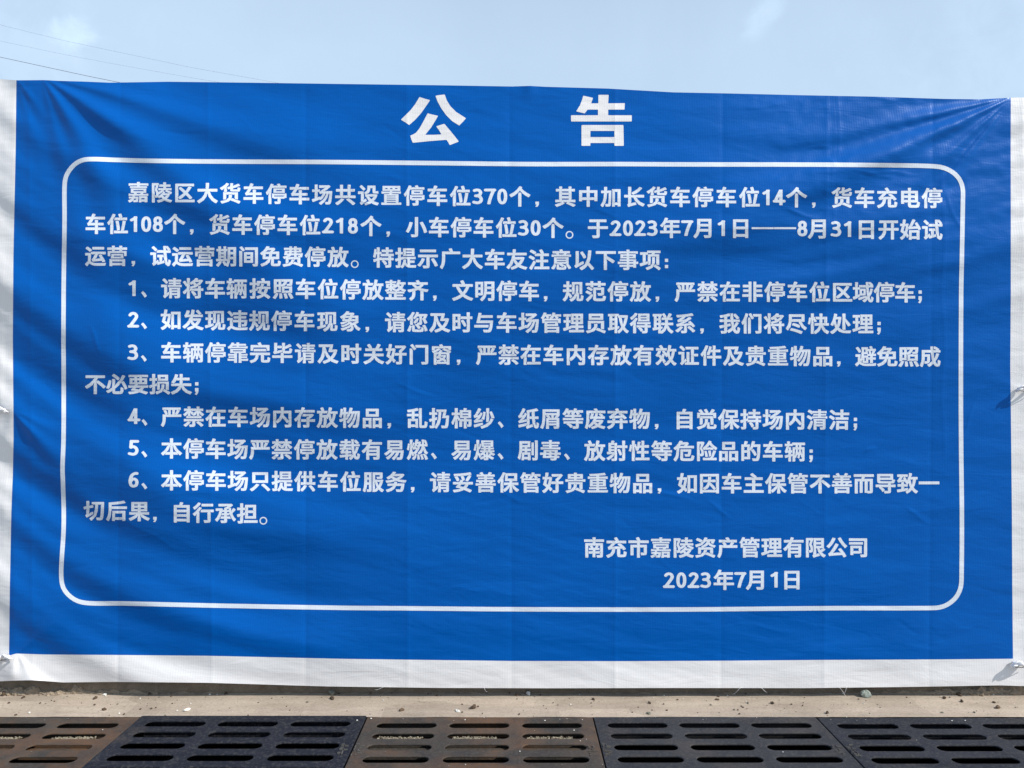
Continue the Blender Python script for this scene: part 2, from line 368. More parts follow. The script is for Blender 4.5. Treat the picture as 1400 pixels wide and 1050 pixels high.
# short sharp crinkles (line segments), most of them in the crushed right top
def crinkle(x0, y0, x1, y1, a, w=1.8):
    dx, dy = x1 - x0, y1 - y0; L = math.hypot(dx, dy)
    t = ((uu - x0) * dx + (vv - y0) * dy) / L; s_ = (-(uu - x0) * dy + (vv - y0) * dx) / L
    return a * np.exp(-np.abs(s_ + 1.2 * np.sin(t / 9.0)) / w) * ss(t, 0, L * 0.35) * (1 - ss(t, L * 0.6, L))
for c in ((1062, 282, 1132, 304, 1.3), (806, 285, 856, 300, 0.7), (470, 270, 570, 292, 0.6), (1150, 232, 1285, 240, 1.0), (1100, 238, 1160, 232, 0.8),
          (120, 440, 140, 488, 0.9), (1165, 236, 1240, 244, 0.8), (1180, 134, 1232, 136, 1.1), (1278, 178, 1300, 168, 1.0), (1284, 176, 1252, 200, 0.6),
          (530, 520, 600, 545, 0.6), (870, 660, 960, 690, 0.6), (960, 680, 1005, 712, 0.8), (680, 672, 720, 690, 0.6), (1230, 690, 1275, 718, 0.8),
          (1180, 618, 1200, 612, 1.0), (560, 690, 700, 712, 0.5), (600, 800, 760, 820, 0.5), (150, 700, 260, 760, 0.5), (310, 600, 420, 640, 0.5),
          (1130, 215, 1148, 232, 1.0), (1095, 205, 1140, 198, 0.8), (1286, 250, 1320, 330, 0.7), (1345, 520, 1300, 640, 0.5), (1000, 150, 1090, 140, 0.7)):
    H += crinkle(*c)
for k in range(140):
    x = rs.uniform(30, 1370); y = rs.uniform(140, 890); L = rs.uniform(18, 80); q = rs.uniform(-0.35, 0.75) if x < 800 or y > 600 else rs.uniform(-0.75, 0.3)
    H += crinkle(x, y, x + L * math.cos(q), y + L * math.sin(q), rs.uniform(-0.5, 0.5), rs.uniform(1.4, 3.4))
crush = ss(uu, 900, 1150) * (1 - ss(vv, 250, 420))
H += crush * (0.30 * P5(uu / 16.0, vv / 13.0) + 0.22 * (1 - np.abs(P1(uu / 30.0 + 0.02 * vv, vv / 22.0)) * 2))
H -= 0.15 * np.clip(19 - uu, 0, 80) + 0.2 * np.clip(19 - uu, 0, 6) / 6 * P3(uu / 5.0, vv / 160.0)
# the hem below the print is loose and waves a little
hem = ss(vv, 893, 938)
H += hem * (2.2 * P3(uu / 130.0, uu * 0 + 2.2) + 1.4 * np.exp(-((uu - 40) / 26.0) ** 2))
# the cloth leans back near the top, hangs slightly under in the middle and eases out again below
prof_s = np.interp(np.arange(V0, V0 + GH), [90, 130, 240, 330, 560, 680, 900, 961], [0.085, 0.085, 0.045, -0.035, -0.045, 0.02, 0.03, 0.0])
H += np.cumsum(prof_s)[:, None] * 1.0 - np.cumsum(prof_s).mean()
H -= H[840:852, 60:1440].mean() - 3.5        # the hem hangs just clear of the kerb
HX = np.gradient(H, axis=1); HY = np.gradient(H, axis=0)

def relief(u, v):
    x = np.clip(np.asarray(u, float) - U0, 0, GW - 1.001); y = np.clip(np.asarray(v, float) - V0, 0, GH - 1.001)
    i = x.astype(int); j = y.astype(int); a = x - i; b = y - j
    return (H[j, i] * (1 - a) * (1 - b) + H[j, i + 1] * a * (1 - b) + H[j + 1, i] * (1 - a) * b + H[j + 1, i + 1] * a * b)

def cloth_point(u, v, lift=0.0):
    x, z = on_wall(u, v)
    h = relief(u, v) * PX
    k = 1 - h / CAM_D; x = x * k; z = CAM_H + (z - CAM_H) * k      # measured points lie on the relief, not on the mean plane
    y = -h - lift
    return np.stack([x, np.broadcast_to(y, x.shape), z], -1)

# ------------------------------------------------------------------ THE BANNER
e_top = ([-60, 0, 20, 24, 60, 80, 115, 150, 230, 340, 470, 600, 700, 724, 745, 830, 920, 1000, 1090, 1200, 1290, 1340, 1382, 1400, 1460],
         [106, 108, 109.6, 109.8, 109.5, 110.5, 111.5, 113, 111.7, 113, 114.8, 116.5, 118.2, 117.4, 118.6, 121, 126.2, 127.8, 130, 132.2, 135.2, 135.8, 133.6, 133.2, 133])
e_left = ([100, 200, 350, 460, 560, 600, 650, 700, 800, 895], [22.5, 21.5, 18.3, 17.5, 18.3, 18.5, 17.5, 15.5, 13.5, 12.3])
e_right = ([130, 200, 300, 400, 500, 600, 700, 800, 903], [1382, 1381.8, 1382, 1382, 1381.3, 1382.5, 1383.5, 1384, 1385])
e_blue = ([-60, 12, 22, 60, 160, 285, 470, 550, 700, 850, 1000, 1130, 1290, 1385, 1460],
          [898, 896.5, 893.5, 894.8, 895.5, 896.6, 900.8, 901.8, 903.7, 904, 903.3, 902.2, 901.5, 900.6, 900.6])
e_hem = ([-60, 0, 22, 43, 60, 85, 160, 285, 415, 450, 600, 750, 920, 1100, 1230, 1300, 1340, 1367, 1400, 1460],
         [933, 931.5, 930.4, 930, 931, 933, 932.3, 933.5, 937.5, 938.5, 940.5, 941, 940.6, 940.8, 939.3, 938.2, 937.4, 937, 938, 938])
ip = lambda e, x: np.interp(x, e[0], e[1])

def sheet(name, su, sv, kind, matr, parent):
    """kind: 'print', 'left', 'right', 'bottom'; a grid of cloth between measured edges"""
    S, T = np.meshgrid(su, sv)
    if kind == 'print':
        u = 15 + (1384 - 15) * S
        for _ in range(3):
            top = ip(e_top, u); bot = ip(e_blue, u); v = top + (bot - top) * T
            l = ip(e_left, v); r = ip(e_right, v); u = l + (r - l) * S
    elif kind in ('left', 'right'):
        v = 110 + 790 * T
        for _ in range(3):
            if kind == 'left': r = ip(e_left, v); l = -52 + 0 * r
            else: l = ip(e_right, v); r = 1452 + 0 * l
            u = l + (r - l) * S
            top = ip(e_top, u); bot = ip(e_blue, u); v = top + (bot - top) * T
    else:
        u = -52 + 1504 * S; top = ip(e_blue, u); bot = ip(e_hem, u); v = top + (bot - top) * T
    P = cloth_point(u, v).reshape(-1, 3)
    ny, nx = S.shape
    idx = np.arange(ny * nx).reshape(ny, nx)
    q = np.stack([idx[1:, :-1], idx[1:, 1:], idx[:-1, 1:], idx[:-1, :-1]], -1).reshape(-1, 4)
    return fast_mesh(name, P, q.ravel(), np.arange(len(q)) * 4, np.full(len(q), 4), matr, parent)

banner = empty('notice_banner', (0, 0, 0.05))
tag(banner, 'large blue printed notice banner with white lettering and white hem, tied above the concrete kerb', 'banner')
banner.location = (0, 0, 0)
sheet('printed_sheet', np.linspace(0, 1, 690), np.linspace(0, 1, 400), 'print', M_BLUE, banner)['label'] = 'blue printed face of the banner'
sheet('side_margin', np.linspace(0, 1, 30), np.linspace(0, 1, 300), 'left', M_WHITE, banner)['label'] = 'left white unprinted edge'
sheet('side_margin', np.linspace(0, 1, 30), np.linspace(0, 1, 300), 'right', M_WHITE, banner)['label'] = 'right white unprinted edge'
sheet('bottom_hem', np.linspace(0, 1, 700), np.linspace(0, 1, 22), 'bottom', M_WHITE, banner)['label'] = 'white hem along the bottom of the banner'

# printed frame line with rounded corners
path = [(120, 217.8), (160, 218.7), (200, 219.8), (300, 220.9), (450, 221.6), (580, 222.9), (720, 224.4), (850, 224.4), (930, 224.8), (1130, 225.2), (1230, 226.2), (1275, 227.3),
        (1290, 229.5), (1303, 236), (1311.5, 245), (1316, 257), (1316.3, 275), (1315, 350), (1314, 400), (1313.6, 550), (1314, 620), (1314.9, 700), (1314.6, 780),
        (1313.5, 802), (1308, 815), (1299, 824), (1288, 829.5), (1275, 831.2), (1130, 831.5), (930, 833.2), (700, 832.9), (555, 831.6), (470, 831), (290, 827.8), (165, 824.9), (122, 824.6),
        (106, 821.5), (94, 813.5), (86.5, 803), (84, 790), (84.2, 770), (86.8, 730), (87.3, 700), (86.2, 660), (85.6, 640), (87, 600), (87.2, 520), (86.9, 460), (87.3, 380), (88.4, 300), (88.4, 255),
        (90.5, 241), (98, 229), (108, 221)]
pa = np.array(path + path[:1], float)
def catmull(p, n=12):
    m = len(p) - 1; q = []
    for i in range(m):
        p0, p1, p2, p3 = p[(i - 1) % m], p[i], p[(i + 1) % m], p[(i + 2) % m]
        L = np.linalg.norm(p2 - p1); k = max(3, int(L / 4))
        # finite difference tangents scaled to chord to avoid overshoot
        t1 = (p2 - p0); t1 = t1 / np.linalg.norm(t1) * L; t2 = (p3 - p1); t2 = t2 / np.linalg.norm(t2) * L
        for s_ in np.arange(k) / k:
            q.append((2 * s_**3 - 3 * s_**2 + 1) * p1 + (s_**3 - 2 * s_**2 + s_) * t1 + (-2 * s_**3 + 3 * s_**2) * p2 + (s_**3 - s_**2) * t2)
    return np.array(q)
cp = catmull(pa)
tan = np.roll(cp, -1, 0) - np.roll(cp, 1, 0); tan /= np.linalg.norm(tan, axis=1)[:, None]; nor = np.stack([-tan[:, 1], tan[:, 0]], 1)
rows = [cp + nor * w for w in (-3.05, -1.0, 1.0, 3.05)]
P = np.concatenate([cloth_point(r_[:, 0], r_[:, 1], 0.0005) for r_ in rows]); n = len(cp)
q = []
for k in range(3):
    for i in range(n):
        j = (i + 1) % n
        q.append((k * n + i, k * n + j, (k + 1) * n + j, (k + 1) * n + i))
q = np.array(q)
fast_mesh('frame_line', P, q.ravel(), np.arange(len(q)) * 4, np.full(len(q), 4), M_INK, banner)

# ---- lettering: outlines of the characters, thickened with a distance field and cut to small faces
def outline_segments(ch):
    cu = bpy.data.curves.new('glyph', 'FONT'); cu.body = ch; cu.size = 1; cu.fill_mode = 'NONE'; cu.resolution_u = 3
    o = bpy.data.objects.new('glyph', cu); me = bpy.data.meshes.new_from_object(o)
    co = np.array([v.co[:2] for v in me.vertices])
    # follow the loops in order so the winding is kept
    nb = {}
    for e in me.edges:
        nb.setdefault(e.vertices[0], []).append(e.vertices[1]); nb.setdefault(e.vertices[1], []).append(e.vertices[0])
    seen, segs = set(), []
    for s_ in sorted(nb):
        if s_ in seen: continue
        loop = [s_]; seen.add(s_); cur = s_
        while True:
            nx = [k for k in nb[cur] if k not in seen]
            if not nx: break
            cur = min(nx) if len(loop) == 1 else nx[0]; seen.add(cur); loop.append(cur)
        for a, b in zip(loop, loop[1:] + loop[:1]): segs.append((co[a], co[b]))
    bpy.data.meshes.remove(me); bpy.data.objects.remove(o); bpy.data.curves.remove(cu)
    return np.array(segs)

def sdf(segs, X, Y, ax=1.0, ay=1.0, pw=2.0):
    A, B = segs[:, 0], segs[:, 1]; px = X.ravel()[:, None]; py = Y.ravel()[:, None]
    sa = np.array([ax, ay]); A_, B_ = A * sa, B * sa; qx, qy = px * ax, py * ay
    d = B_ - A_; L2 = (d ** 2).sum(1) + 1e-12
    t = np.clip(((qx - A_[:, 0]) * d[:, 0] + (qy - A_[:, 1]) * d[:, 1]) / L2, 0, 1)
    ex, ey = qx - A_[:, 0] - t * d[:, 0], qy - A_[:, 1] - t * d[:, 1]
    k = (ex ** 2 + ey ** 2).argmin(1); r_ = np.arange(len(k)); ex, ey = np.abs(ex[r_, k]), np.abs(ey[r_, k])
    dist = (ex ** pw + ey ** pw) ** (1.0 / pw)       # a high power keeps the stroke ends square
    up = (A[:, 1] <= py) & (B[:, 1] > py); dn = (A[:, 1] > py) & (B[:, 1] <= py)
    cr = (B[:, 0] - A[:, 0]) * (py - A[:, 1]) - (px - A[:, 0]) * (B[:, 1] - A[:, 1])
    cross = (up & (cr > 0)) | (dn & (cr < 0))
    inside = (cross.sum(1) % 2) == 1
    return np.where(inside, -dist, dist).reshape(X.shape)

def maxfilt(a, r):
    out = a.copy()
    for i in range(-r, r + 1):
        for j in range(-r, r + 1):
            if i * i + j * j <= r * r: out = np.maximum(out, np.roll(np.roll(a, i, 0), j, 1))
    return out

def contour_mesh(D, X, Y):
    """region D<0 of a grid as polygons: vertices (n,2), list of faces"""
    ny, nx = D.shape; verts, faces, vid = [], [], {}
    ins = D < 0
    def corner(j, i):
        k = (j, i)
        if k not in vid: vid[k] = len(verts); verts.append((X[j, i], Y[j, i]))
        return vid[k]
    def cut(j0, i0, j1, i1):
        k = (min((j0, i0), (j1, i1)), max((j0, i0), (j1, i1)))
        if k not in vid:
            a, b = D[j0, i0], D[j1, i1]; t = min(max(a / (a - b), 0.03), 0.97)
            vid[k] = len(verts); verts.append((X[j0, i0] + (X[j1, i1] - X[j0, i0]) * t, Y[j0, i0] + (Y[j1, i1] - Y[j0, i0]) * t))
        return vid[k]
    cnt = ins[:-1, :-1].astype(int) + ins[1:, :-1] + ins[:-1, 1:] + ins[1:, 1:]
    for j, i in zip(*np.nonzero(cnt)):
        cs = ((j, i), (j, i + 1), (j + 1, i + 1), (j + 1, i))
        if cnt[j, i] == 4: faces.append([corner(*c) for c in cs]); continue
        if cnt[j, i] == 2 and ins[cs[0]] == ins[cs[2]]:
            for a in range(4):
                if ins[cs[a]]: faces.append([corner(*cs[a]), cut(*cs[a], *cs[(a + 1) % 4]), cut(*cs[a], *cs[a - 1])])
            continue
        f = []
        for a in range(4):
            c, d = cs[a], cs[(a + 1) % 4]
            if ins[c]: f.append(corner(*c))
            if ins[c] != ins[d]: f.append(cut(*c, *d))
        if len(f) >= 3: faces.append(f)
    return np.array(verts), faces

RES = 46
DIGITS = {   # centre lines in a box of height 1
 '0': [['e', .34, .5, .215, .412]], '8': [['e', .34, .727, .178, .186], ['e', .34, .305, .215, .218]],
 '1': [[(.40, -.1), (.40, 1.1)], [(.42, .93), (.30, .84), (.15, .765)]],
 '2': [['s', (.13, .80), (.21, .885), (.33, .913), (.47, .87), (.545, .735), (.50, .60), (.36, .40), (.13, .10)], [(.05, .088), (.61, .088)]],
 '3': [['s', (.12, .875), (.27, .913), (.43, .875), (.515, .745), (.45, .60), (.29, .54), (.20, .538)], ['s', (.29, .54), (.47, .475), (.56, .30), (.48, .14), (.30, .086), (.08, .13)]],
 '4': [[(.46, -.1), (.46, 1.1)], [(.44, .96), (.10, .28)], [(.04, .262), (.66, .262)]],
 '5': [[(.60, .912), (.20, .912)], [(.205, .93), (.17, .53)], ['s', (.17, .53), (.32, .575), (.48, .50), (.56, .325), (.48, .145), (.30, .086), (.08, .13)]],
 '6': [['s', (.56, .905), (.42, .90), (.24, .78), (.135, .52), (.135, .30), (.20, .14), (.34, .086), (.50, .15), (.56, .325), (.50, .49), (.36, .55), (.22, .49), (.14, .36)]],
 '7': [[(.05, .912), (.63, .912)], ['s', (.56, .88), (.46, .66), (.36, .40), (.28, .12), (.25, -.1)]]}
def digit_glyph(ch):
    best = None
    X, Y = np.meshgrid(np.arange(-0.1, 0.8, 1 / 34.0) + 0.004, np.arange(-0.1, 1.12, 1 / 34.0) + 0.006)
    for st in DIGITS[ch]:
        if st[0] == 'e':
            a = np.linspace(0, 2 * math.pi, 33); p = np.stack([st[1] + st[3] * np.sign(np.cos(a)) * np.abs(np.cos(a)) ** 0.9, st[2] + st[4] * np.sign(np.sin(a)) * np.abs(np.sin(a)) ** 0.9], 1)
        elif st[0] == 's':
            q = np.array(st[1:]); q = np.concatenate([[2 * q[0] - q[1]], q, [2 * q[-1] - q[-2]]]); p = []
            for i in range(1, len(q) - 2):
                for t in np.arange(6) / 6.0:
                    p.append(0.5 * (2 * q[i] + (q[i + 1] - q[i - 1]) * t + (2 * q[i - 1] - 5 * q[i] + 4 * q[i + 1] - q[i + 2]) * t * t + (3 * q[i] - q[i - 1] - 3 * q[i + 1] + q[i + 2]) * t ** 3))
            p = np.array(p + [q[-2]])
        else: p = np.array(st, float)
        d = np.abs(sdf(np.stack([p[:-1], p[1:]], 1), X, Y, 0.82, 1.0, 2.0))
        best = d if best is None else np.minimum(best, d)
    D = np.maximum(np.maximum(best - 0.087, Y - 1.0), -Y)
    v, f = contour_mesh(D, X, Y); v[:, 0] -= 0.34
    return v, f
# punctuation drawn to measure, in photo pixels from the centre of its cell (y down)
ring = [[(-8.2 + r_ * math.cos(a), 9.4 + r_ * math.sin(a)) for a in np.linspace(0, 2 * math.pi, 25)[:-1]] for r_ in (5.3, 3.7)]
PUNCT = {'，': [[(-9.8, 7.0), (-5.0, 7.0), (-5.0, 10.4), (-5.9, 12.6), (-7.4, 14.3), (-10.2, 13.6), (-8.6, 12.2), (-8.1, 10.9), (-9.8, 10.9)]],
         '；': [[(-10.5, -2.7), (-5.9, -2.7), (-5.9, 1.8), (-10.5, 1.8)], [(-10.6, 5.2), (-5.9, 5.2), (-5.9, 9.8), (-6.8, 12.6), (-8.5, 15.0), (-11.1, 13.7), (-9.6, 12.0), (-9.0, 10.5), (-10.6, 10.3)]],
         '：': [[(-10.5, -1.6), (-6.0, -1.6), (-6.0, 2.8), (-10.5, 2.8)], [(-10.5, 6.9), (-6.0, 6.9), (-6.0, 11.3), (-10.5, 11.3)]],
         '、': [[(-11.9, 6.3), (-9.0, 4.0), (-6.2, 7.0), (-3.6, 10.7), (-6.8, 13.2), (-9.2, 9.4)]], '。': ring}
GLYPHS = {}
def glyph(ch):
    if ch in GLYPHS: return GLYPHS[ch]
    if ch in PUNCT:
        sg = np.array([((p[i][0], -p[i][1]), (p[(i + 1) % len(p)][0], -p[(i + 1) % len(p)][1])) for p in PUNCT[ch] for i in range(len(p))])
        X, Y = np.meshgrid(np.arange(-15.03, 0, 0.55), np.arange(-17.02, 4.5, 0.55))
        GLYPHS[ch] = contour_mesh(sdf(sg, X, Y), X, Y); return GLYPHS[ch]
    if ch.isdigit():
        GLYPHS[ch] = digit_glyph(ch); return GLYPHS[ch]
    segs = outline_segments(ch)
    segs = segs - np.array([0.5, 0.382]); off = 0.032
    if ch == '。': off = 0.0
    if ch in '，；：、': off = 0.022
    xs = np.arange(-0.62, 0.62, 1.0 / RES) + 0.003; ys = np.arange(-0.62, 0.66, 1.0 / RES) + 0.002
    X, Y = np.meshgrid(xs, ys)
    D = sdf(segs, X, Y, 0.84, 1.12, 6.0)              # uprights come out heavier than the bars
    g = maxfilt(D, 2)                             # half width of the nearest gap: keeps counters open
    thr = np.minimum(off, np.maximum(g, 0) * 0.50)
    GLYPHS[ch] = contour_mesh(D - thr, X, Y)
    return GLYPHS[ch]

ADV = {c: 0.53 for c in '0123456789'}
def text_line(text, anchors, em, label):
    """one printed line: every character its own piece; anchors are (character index, x, y) centres measured in the photograph"""
    pos, x = [], 0.0
    for ch in text:
        a = ADV.get(ch, 1.0); pos.append(x + a / 2); x += a
    ax = [pos[i] for i, _, _ in anchors]; px = [a[1] for a in anchors]; py = [a[2] for a in anchors]
    def ext(v, ys):
        r = np.interp(v, ax, ys)
        if v < ax[0]: r = ys[0] + (v - ax[0]) * (ys[1] - ys[0]) / (ax[1] - ax[0])
        if v > ax[-1]: r = ys[-1] + (v - ax[-1]) * (ys[-1] - ys[-2]) / (ax[-1] - ax[-2])
        return float(r)
    line = empty('text_line'); line.parent = banner; line['label'] = label
    for i, ch in enumerate(text):
        cx, cy = ext(pos[i], px), ext(pos[i], py)
        name = 'digit' if ch.isdigit() else ('punctuation_mark' if ch in '，；：、。—' else 'character')
        if ch == '—':
            w = (ext(pos[i] + .5, px) - ext(pos[i] - .5, px)); k = 9
            g = np.linspace(-w / 2 + 0.2, w / 2 - 0.2, k); U = np.concatenate([cx + g, cx + g]); W = np.concatenate([np.full(k, cy - 1.3), np.full(k, cy + 1.3)])
            fs = [[a + k, a + k + 1, a + 1, a] for a in range(k - 1)]
        else:
            gv, fs = glyph(ch)
            pxu = ch in PUNCT
            U = cx + gv[:, 0] * em; W = cy - gv[:, 1] * em
            if ch.isdigit(): U = cx + gv[:, 0] * DIG_H; W = cy + DIG_H * 0.5 + 0.3 - gv[:, 1] * DIG_H
            if pxu: U = cx + gv[:, 0]; W = cy - gv[:, 1]
        starts = np.cumsum([0] + [len(f) for f in fs[:-1]]); tot = [len(f) for f in fs]
        fast_mesh(name, cloth_point(U, W, 0.0005), [q for f in fs for q in f], starts, tot, M_INK, line)
DIG_H = 21.3

T = [
 ("嘉陵区大货车停车场共设置停车位370个，其中加长货车停车位14个，货车充电停",
  [("嘉", 0, 189.4, 262.7), ("场", 0, 440.7, 265.9), ("位", 0, 629.3, 268.1), ("个", 0, 710.7, 268.6), ("其", 0, 772.9, 268.8), ("停", 2, 961, 269.4), ("位", 1, 1024.6, 269.6), ("个", 1, 1088.9, 269.8), ("货", 2, 1151, 270.2), ("停", 3, 1274.3, 270.8)], 'first text line of the notice'),
 ("车位108个，货车停车位218个，小车停车位30个。于2023年7月1日——8月31日开始试",
  [("车", 0, 130.6, 306.1), ("位", 0, 161, 306.2), ("个", 0, 238.9, 306.2), ("货", 0, 300.4, 307), ("停", 0, 361.9, 307.3), ("位", 1, 424, 307.7), ("个", 1, 507.1, 309), ("小", 0, 569.3, 310.3), ("车", 4, 661, 311), ("个", 2, 756.1, 311.5), ("于", 0, 817.4, 311.9), ("年", 0, 916.4, 311.6), ("月", 0, 962.5, 311.6), ("日", 0, 1012.4, 311.9), ("—", 0, 1042.6, 312), ("—", 1, 1073.2, 312), ("8", 2, 1096.9, 312.2), ("月", 1, 1118.9, 312.4), ("日", 1, 1184.3, 313.3), ("开", 0, 1214.7, 313.5), ("试", 0, 1274.3, 314.1)], 'second text line of the notice'),
 ("运营，试运营期间免费停放。特提示广大车友注意以下事项：",
  [("运", 0, 130.6, 349.7), ("试", 0, 219.4, 350), ("免", 0, 370, 350.6), ("停", 0, 431.1, 351), ("特", 0, 524.3, 352.1), ("车", 0, 676.4, 354.3), ("注", 0, 736.9, 355), ("项", 0, 889, 355.3)], 'third text line of the notice'),
 ("1、请将车辆按照车位停放整齐，文明停车，规范停放，严禁在非停车位区域停车；",
  [("1", 0, 182.0, 393.8), ("请", 0, 234.4, 394), ("辆", 0, 323.9, 394.3), ("照", 0, 387.1, 394.5), ("齐", 0, 571.4, 396.9), ("文", 0, 632.5, 397.3), ("规", 0, 783.6, 398.2), ("严", 0, 936.8, 398.6), ("非", 0, 1028.5, 398.8), ("区", 0, 1151.3, 399.3), ("车", 4, 1237.4, 399.7)], 'first numbered rule'),
 ("2、如发现违规停车现象，请您及时与车场管理员取得联系，我们将尽快处理；",
  [("2", 0, 182.4, 436.9), ("如", 0, 233.9, 437), ("停", 0, 385, 438.6), ("象", 0, 478.9, 439.5), ("请", 0, 540.4, 440.4), ("与", 0, 662, 440.9), ("系", 0, 936.8, 442), ("们", 0, 1027.9, 442.2), ("理", 1, 1179.6, 442.6)], 'second numbered rule'),
 ("3、车辆停靠完毕请及时关好门窗，严禁在车内存放有效证件及贵重物品，避免照成",
  [("3", 0, 182.0, 481.3), ("车", 0, 233.9, 481.6), ("毕", 0, 386, 482.4), ("关", 0, 511, 484), ("窗", 0, 603.6, 484.7), ("严", 0, 665.3, 484.8), ("在", 0, 725.7, 485), ("件", 0, 972.1, 486), ("品", 0, 1124.7, 487), ("成", 0, 1271.7, 487.5)], 'third numbered rule'),
 ("不必要损失；", [("不", 0, 130.4, 525), ("失", 0, 247.9, 525.2)], 'last words of the third numbered rule'),
 ("4、严禁在车场内存放物品，乱扔棉纱、纸屑等废弃物，自觉保持场内清洁；",
  [("4", 0, 183.0, 568.7), ("严", 0, 234.6, 569.4), ("内", 0, 386, 570.4), ("品", 0, 508.9, 571.4), ("乱", 0, 570.4, 571.6), ("纱", 0, 661.9, 571.9), ("物", 1, 874.6, 572.6), ("自", 0, 935.7, 572.9), ("洁", 0, 1147.4, 573.7)], 'fourth numbered rule'),
 ("5、本停车场严禁停放载有易燃、易爆、剧毒、放射性等危险品的车辆；",
  [("5", 0, 182.6, 611.9), ("本", 0, 234.6, 613), ("禁", 0, 385.4, 614.3), ("燃", 0, 570.4, 614.7), ("爆", 0, 661.9, 615.2), ("毒", 0, 752.5, 615.6), ("放", 1, 813.1, 616.1), ("险", 0, 965.7, 616.6), ("辆", 0, 1086.8, 617.1)], 'fifth numbered rule'),
 ("6、本停车场只提供车位服务，请妥善保管好贵重物品，如因车主保管不善而导致一",
  [("6", 0, 182.6, 655.6), ("本", 0, 234.6, 656.6), ("提", 0, 386, 657.6), ("务", 0, 541.4, 658.8), ("请", 0, 601.9, 659.1), ("善", 0, 664, 659.4), ("品", 0, 878.5, 660.5), ("如", 0, 939.6, 660.6), ("不", 0, 1121.1, 660.8), ("致", 0, 1240.4, 660.6), ("一", 0, 1270, 660.4)], 'sixth numbered rule'),
 ("切后果，自行承担。", [("切", 0, 128.9, 697.6), ("果", 0, 190.4, 698.8), ("自", 0, 248.3, 700.4), ("担", 0, 338.3, 702)], 'last words of the sixth numbered rule'),
 ("南充市嘉陵资产管理有限公司", [("南", 0, 812.2, 748.4), ("市", 0, 873, 748.5), ("陵", 0, 934, 748.6), ("产", 0, 994.9, 748.4), ("有", 0, 1085, 748.3), ("司", 0, 1173.3, 748)], 'signature line with the company name'),
 ("2023年7月1日", [("2", 0, 914.6, 792.9), ("3", 0, 965.1, 792.8), ("年", 0, 989.5, 792.7), ("7", 0, 1012, 792.5), ("月", 0, 1034.2, 792.4), ("1", 0, 1059.6, 792.3), ("日", 0, 1082.5, 792.3)], 'date line under the signature'),
]
for text, anc, lab in T:
    A = []
    for ch, occ, x, y in anc:
        ids = [i for i, c in enumerate(text) if c == ch]
        if ch == '8' and occ == 2: i = text.index('—8') + 1
        else: i = ids[min(occ, len(ids) - 1)]
        A.append((i, x, y))
    A.sort()
    text_line(text, A, 28.5, lab)

def title_char(polys, label):
    segs = []
    for p in polys:
        q = [(540 + x / 4.1176, 120 + y / 4.1176) for x, y in p]
        segs += [(q[i], q[(i + 1) % len(q)]) for i in range(len(q))]
    segs = np.array(segs); lo = segs.reshape(-1, 2).min(0) - 2; hi = segs.reshape(-1, 2).max(0) + 2
    X, Y = np.meshgrid(np.arange(lo[0], hi[0], 0.9), np.arange(lo[1], hi[1], 0.9))
    v, f = contour_mesh(sdf(segs, X, Y), X, Y)
    f = [q[::-1] for q in f]
    starts = np.cumsum([0] + [len(q) for q in f[:-1]]); tot = [len(q) for q in f]
    o = fast_mesh('title_character', cloth_point(v[:, 0], v[:, 1], 0.0005), [i for q in f for i in q], starts, tot, M_WHITE, banner)
    o['label'] = label
title_char([[(138, 52), (168, 62), (198, 70), (172, 108), (145, 146), (112, 182), (80, 210), (57, 194), (33, 180), (62, 152), (90, 124), (115, 91)],
            [(228, 45), (254, 41), (280, 38), (292, 72), (312, 104), (344, 136), (400, 172), (381, 193), (362, 213), (322, 188), (288, 154), (260, 115), (240, 78)],
            [(184, 144), (214, 152), (243, 158), (228, 184), (205, 222), (170, 265), (216, 265), (262, 263), (248, 239), (232, 217), (255, 210), (278, 203), (306, 236), (335, 271), (360, 303), (334, 313), (308, 323), (300, 307), (290, 293), (200, 300), (100, 310), (92, 290), (86, 270), (104, 262), (120, 252), (140, 226), (160, 190)]],
           'large first character of the heading')
title_char([[(1060, 45), (1115, 57), (1104, 88), (1145, 88), (1145, 40), (1203, 40), (1200, 88), (1294, 87), (1292, 123), (1200, 123), (1200, 155), (1333, 155), (1333, 190), (991, 190), (991, 155), (1143, 155), (1143, 123), (1084, 123), (1068, 145), (1020, 133), (1042, 98), (1052, 72)],
            [(1050, 210), (1286, 210), (1288, 327), (1235, 327), (1235, 311), (1100, 311), (1100, 327), (1050, 327)],
            [(1100, 243), (1235, 243), (1235, 278), (1100, 278)]], 'large second character of the heading')

# loose threads frayed from the hem
for (u, v, dx, dy) in ((1143, 939, 12, 11), (1157, 939, -5, 9), (1015, 940, -14, 8), (1035, 940, 12, 5), (535, 939, -22, 3), (660, 941, 6, 4)):
    a = cloth_point(np.array([float(u)]), np.array([float(v) - 1.5]), 0.001)[0]
    pts = [a + np.array([dx * PX * t, -0.004 - 0.006 * math.sin(t * 3), -dy * PX * t + 0.004 * math.sin(t * 5)]) for t in np.linspace(0, 1, 9)]
    tube('loose_thread', pts, 0.00045, M_STRAP, banner, seg=4)

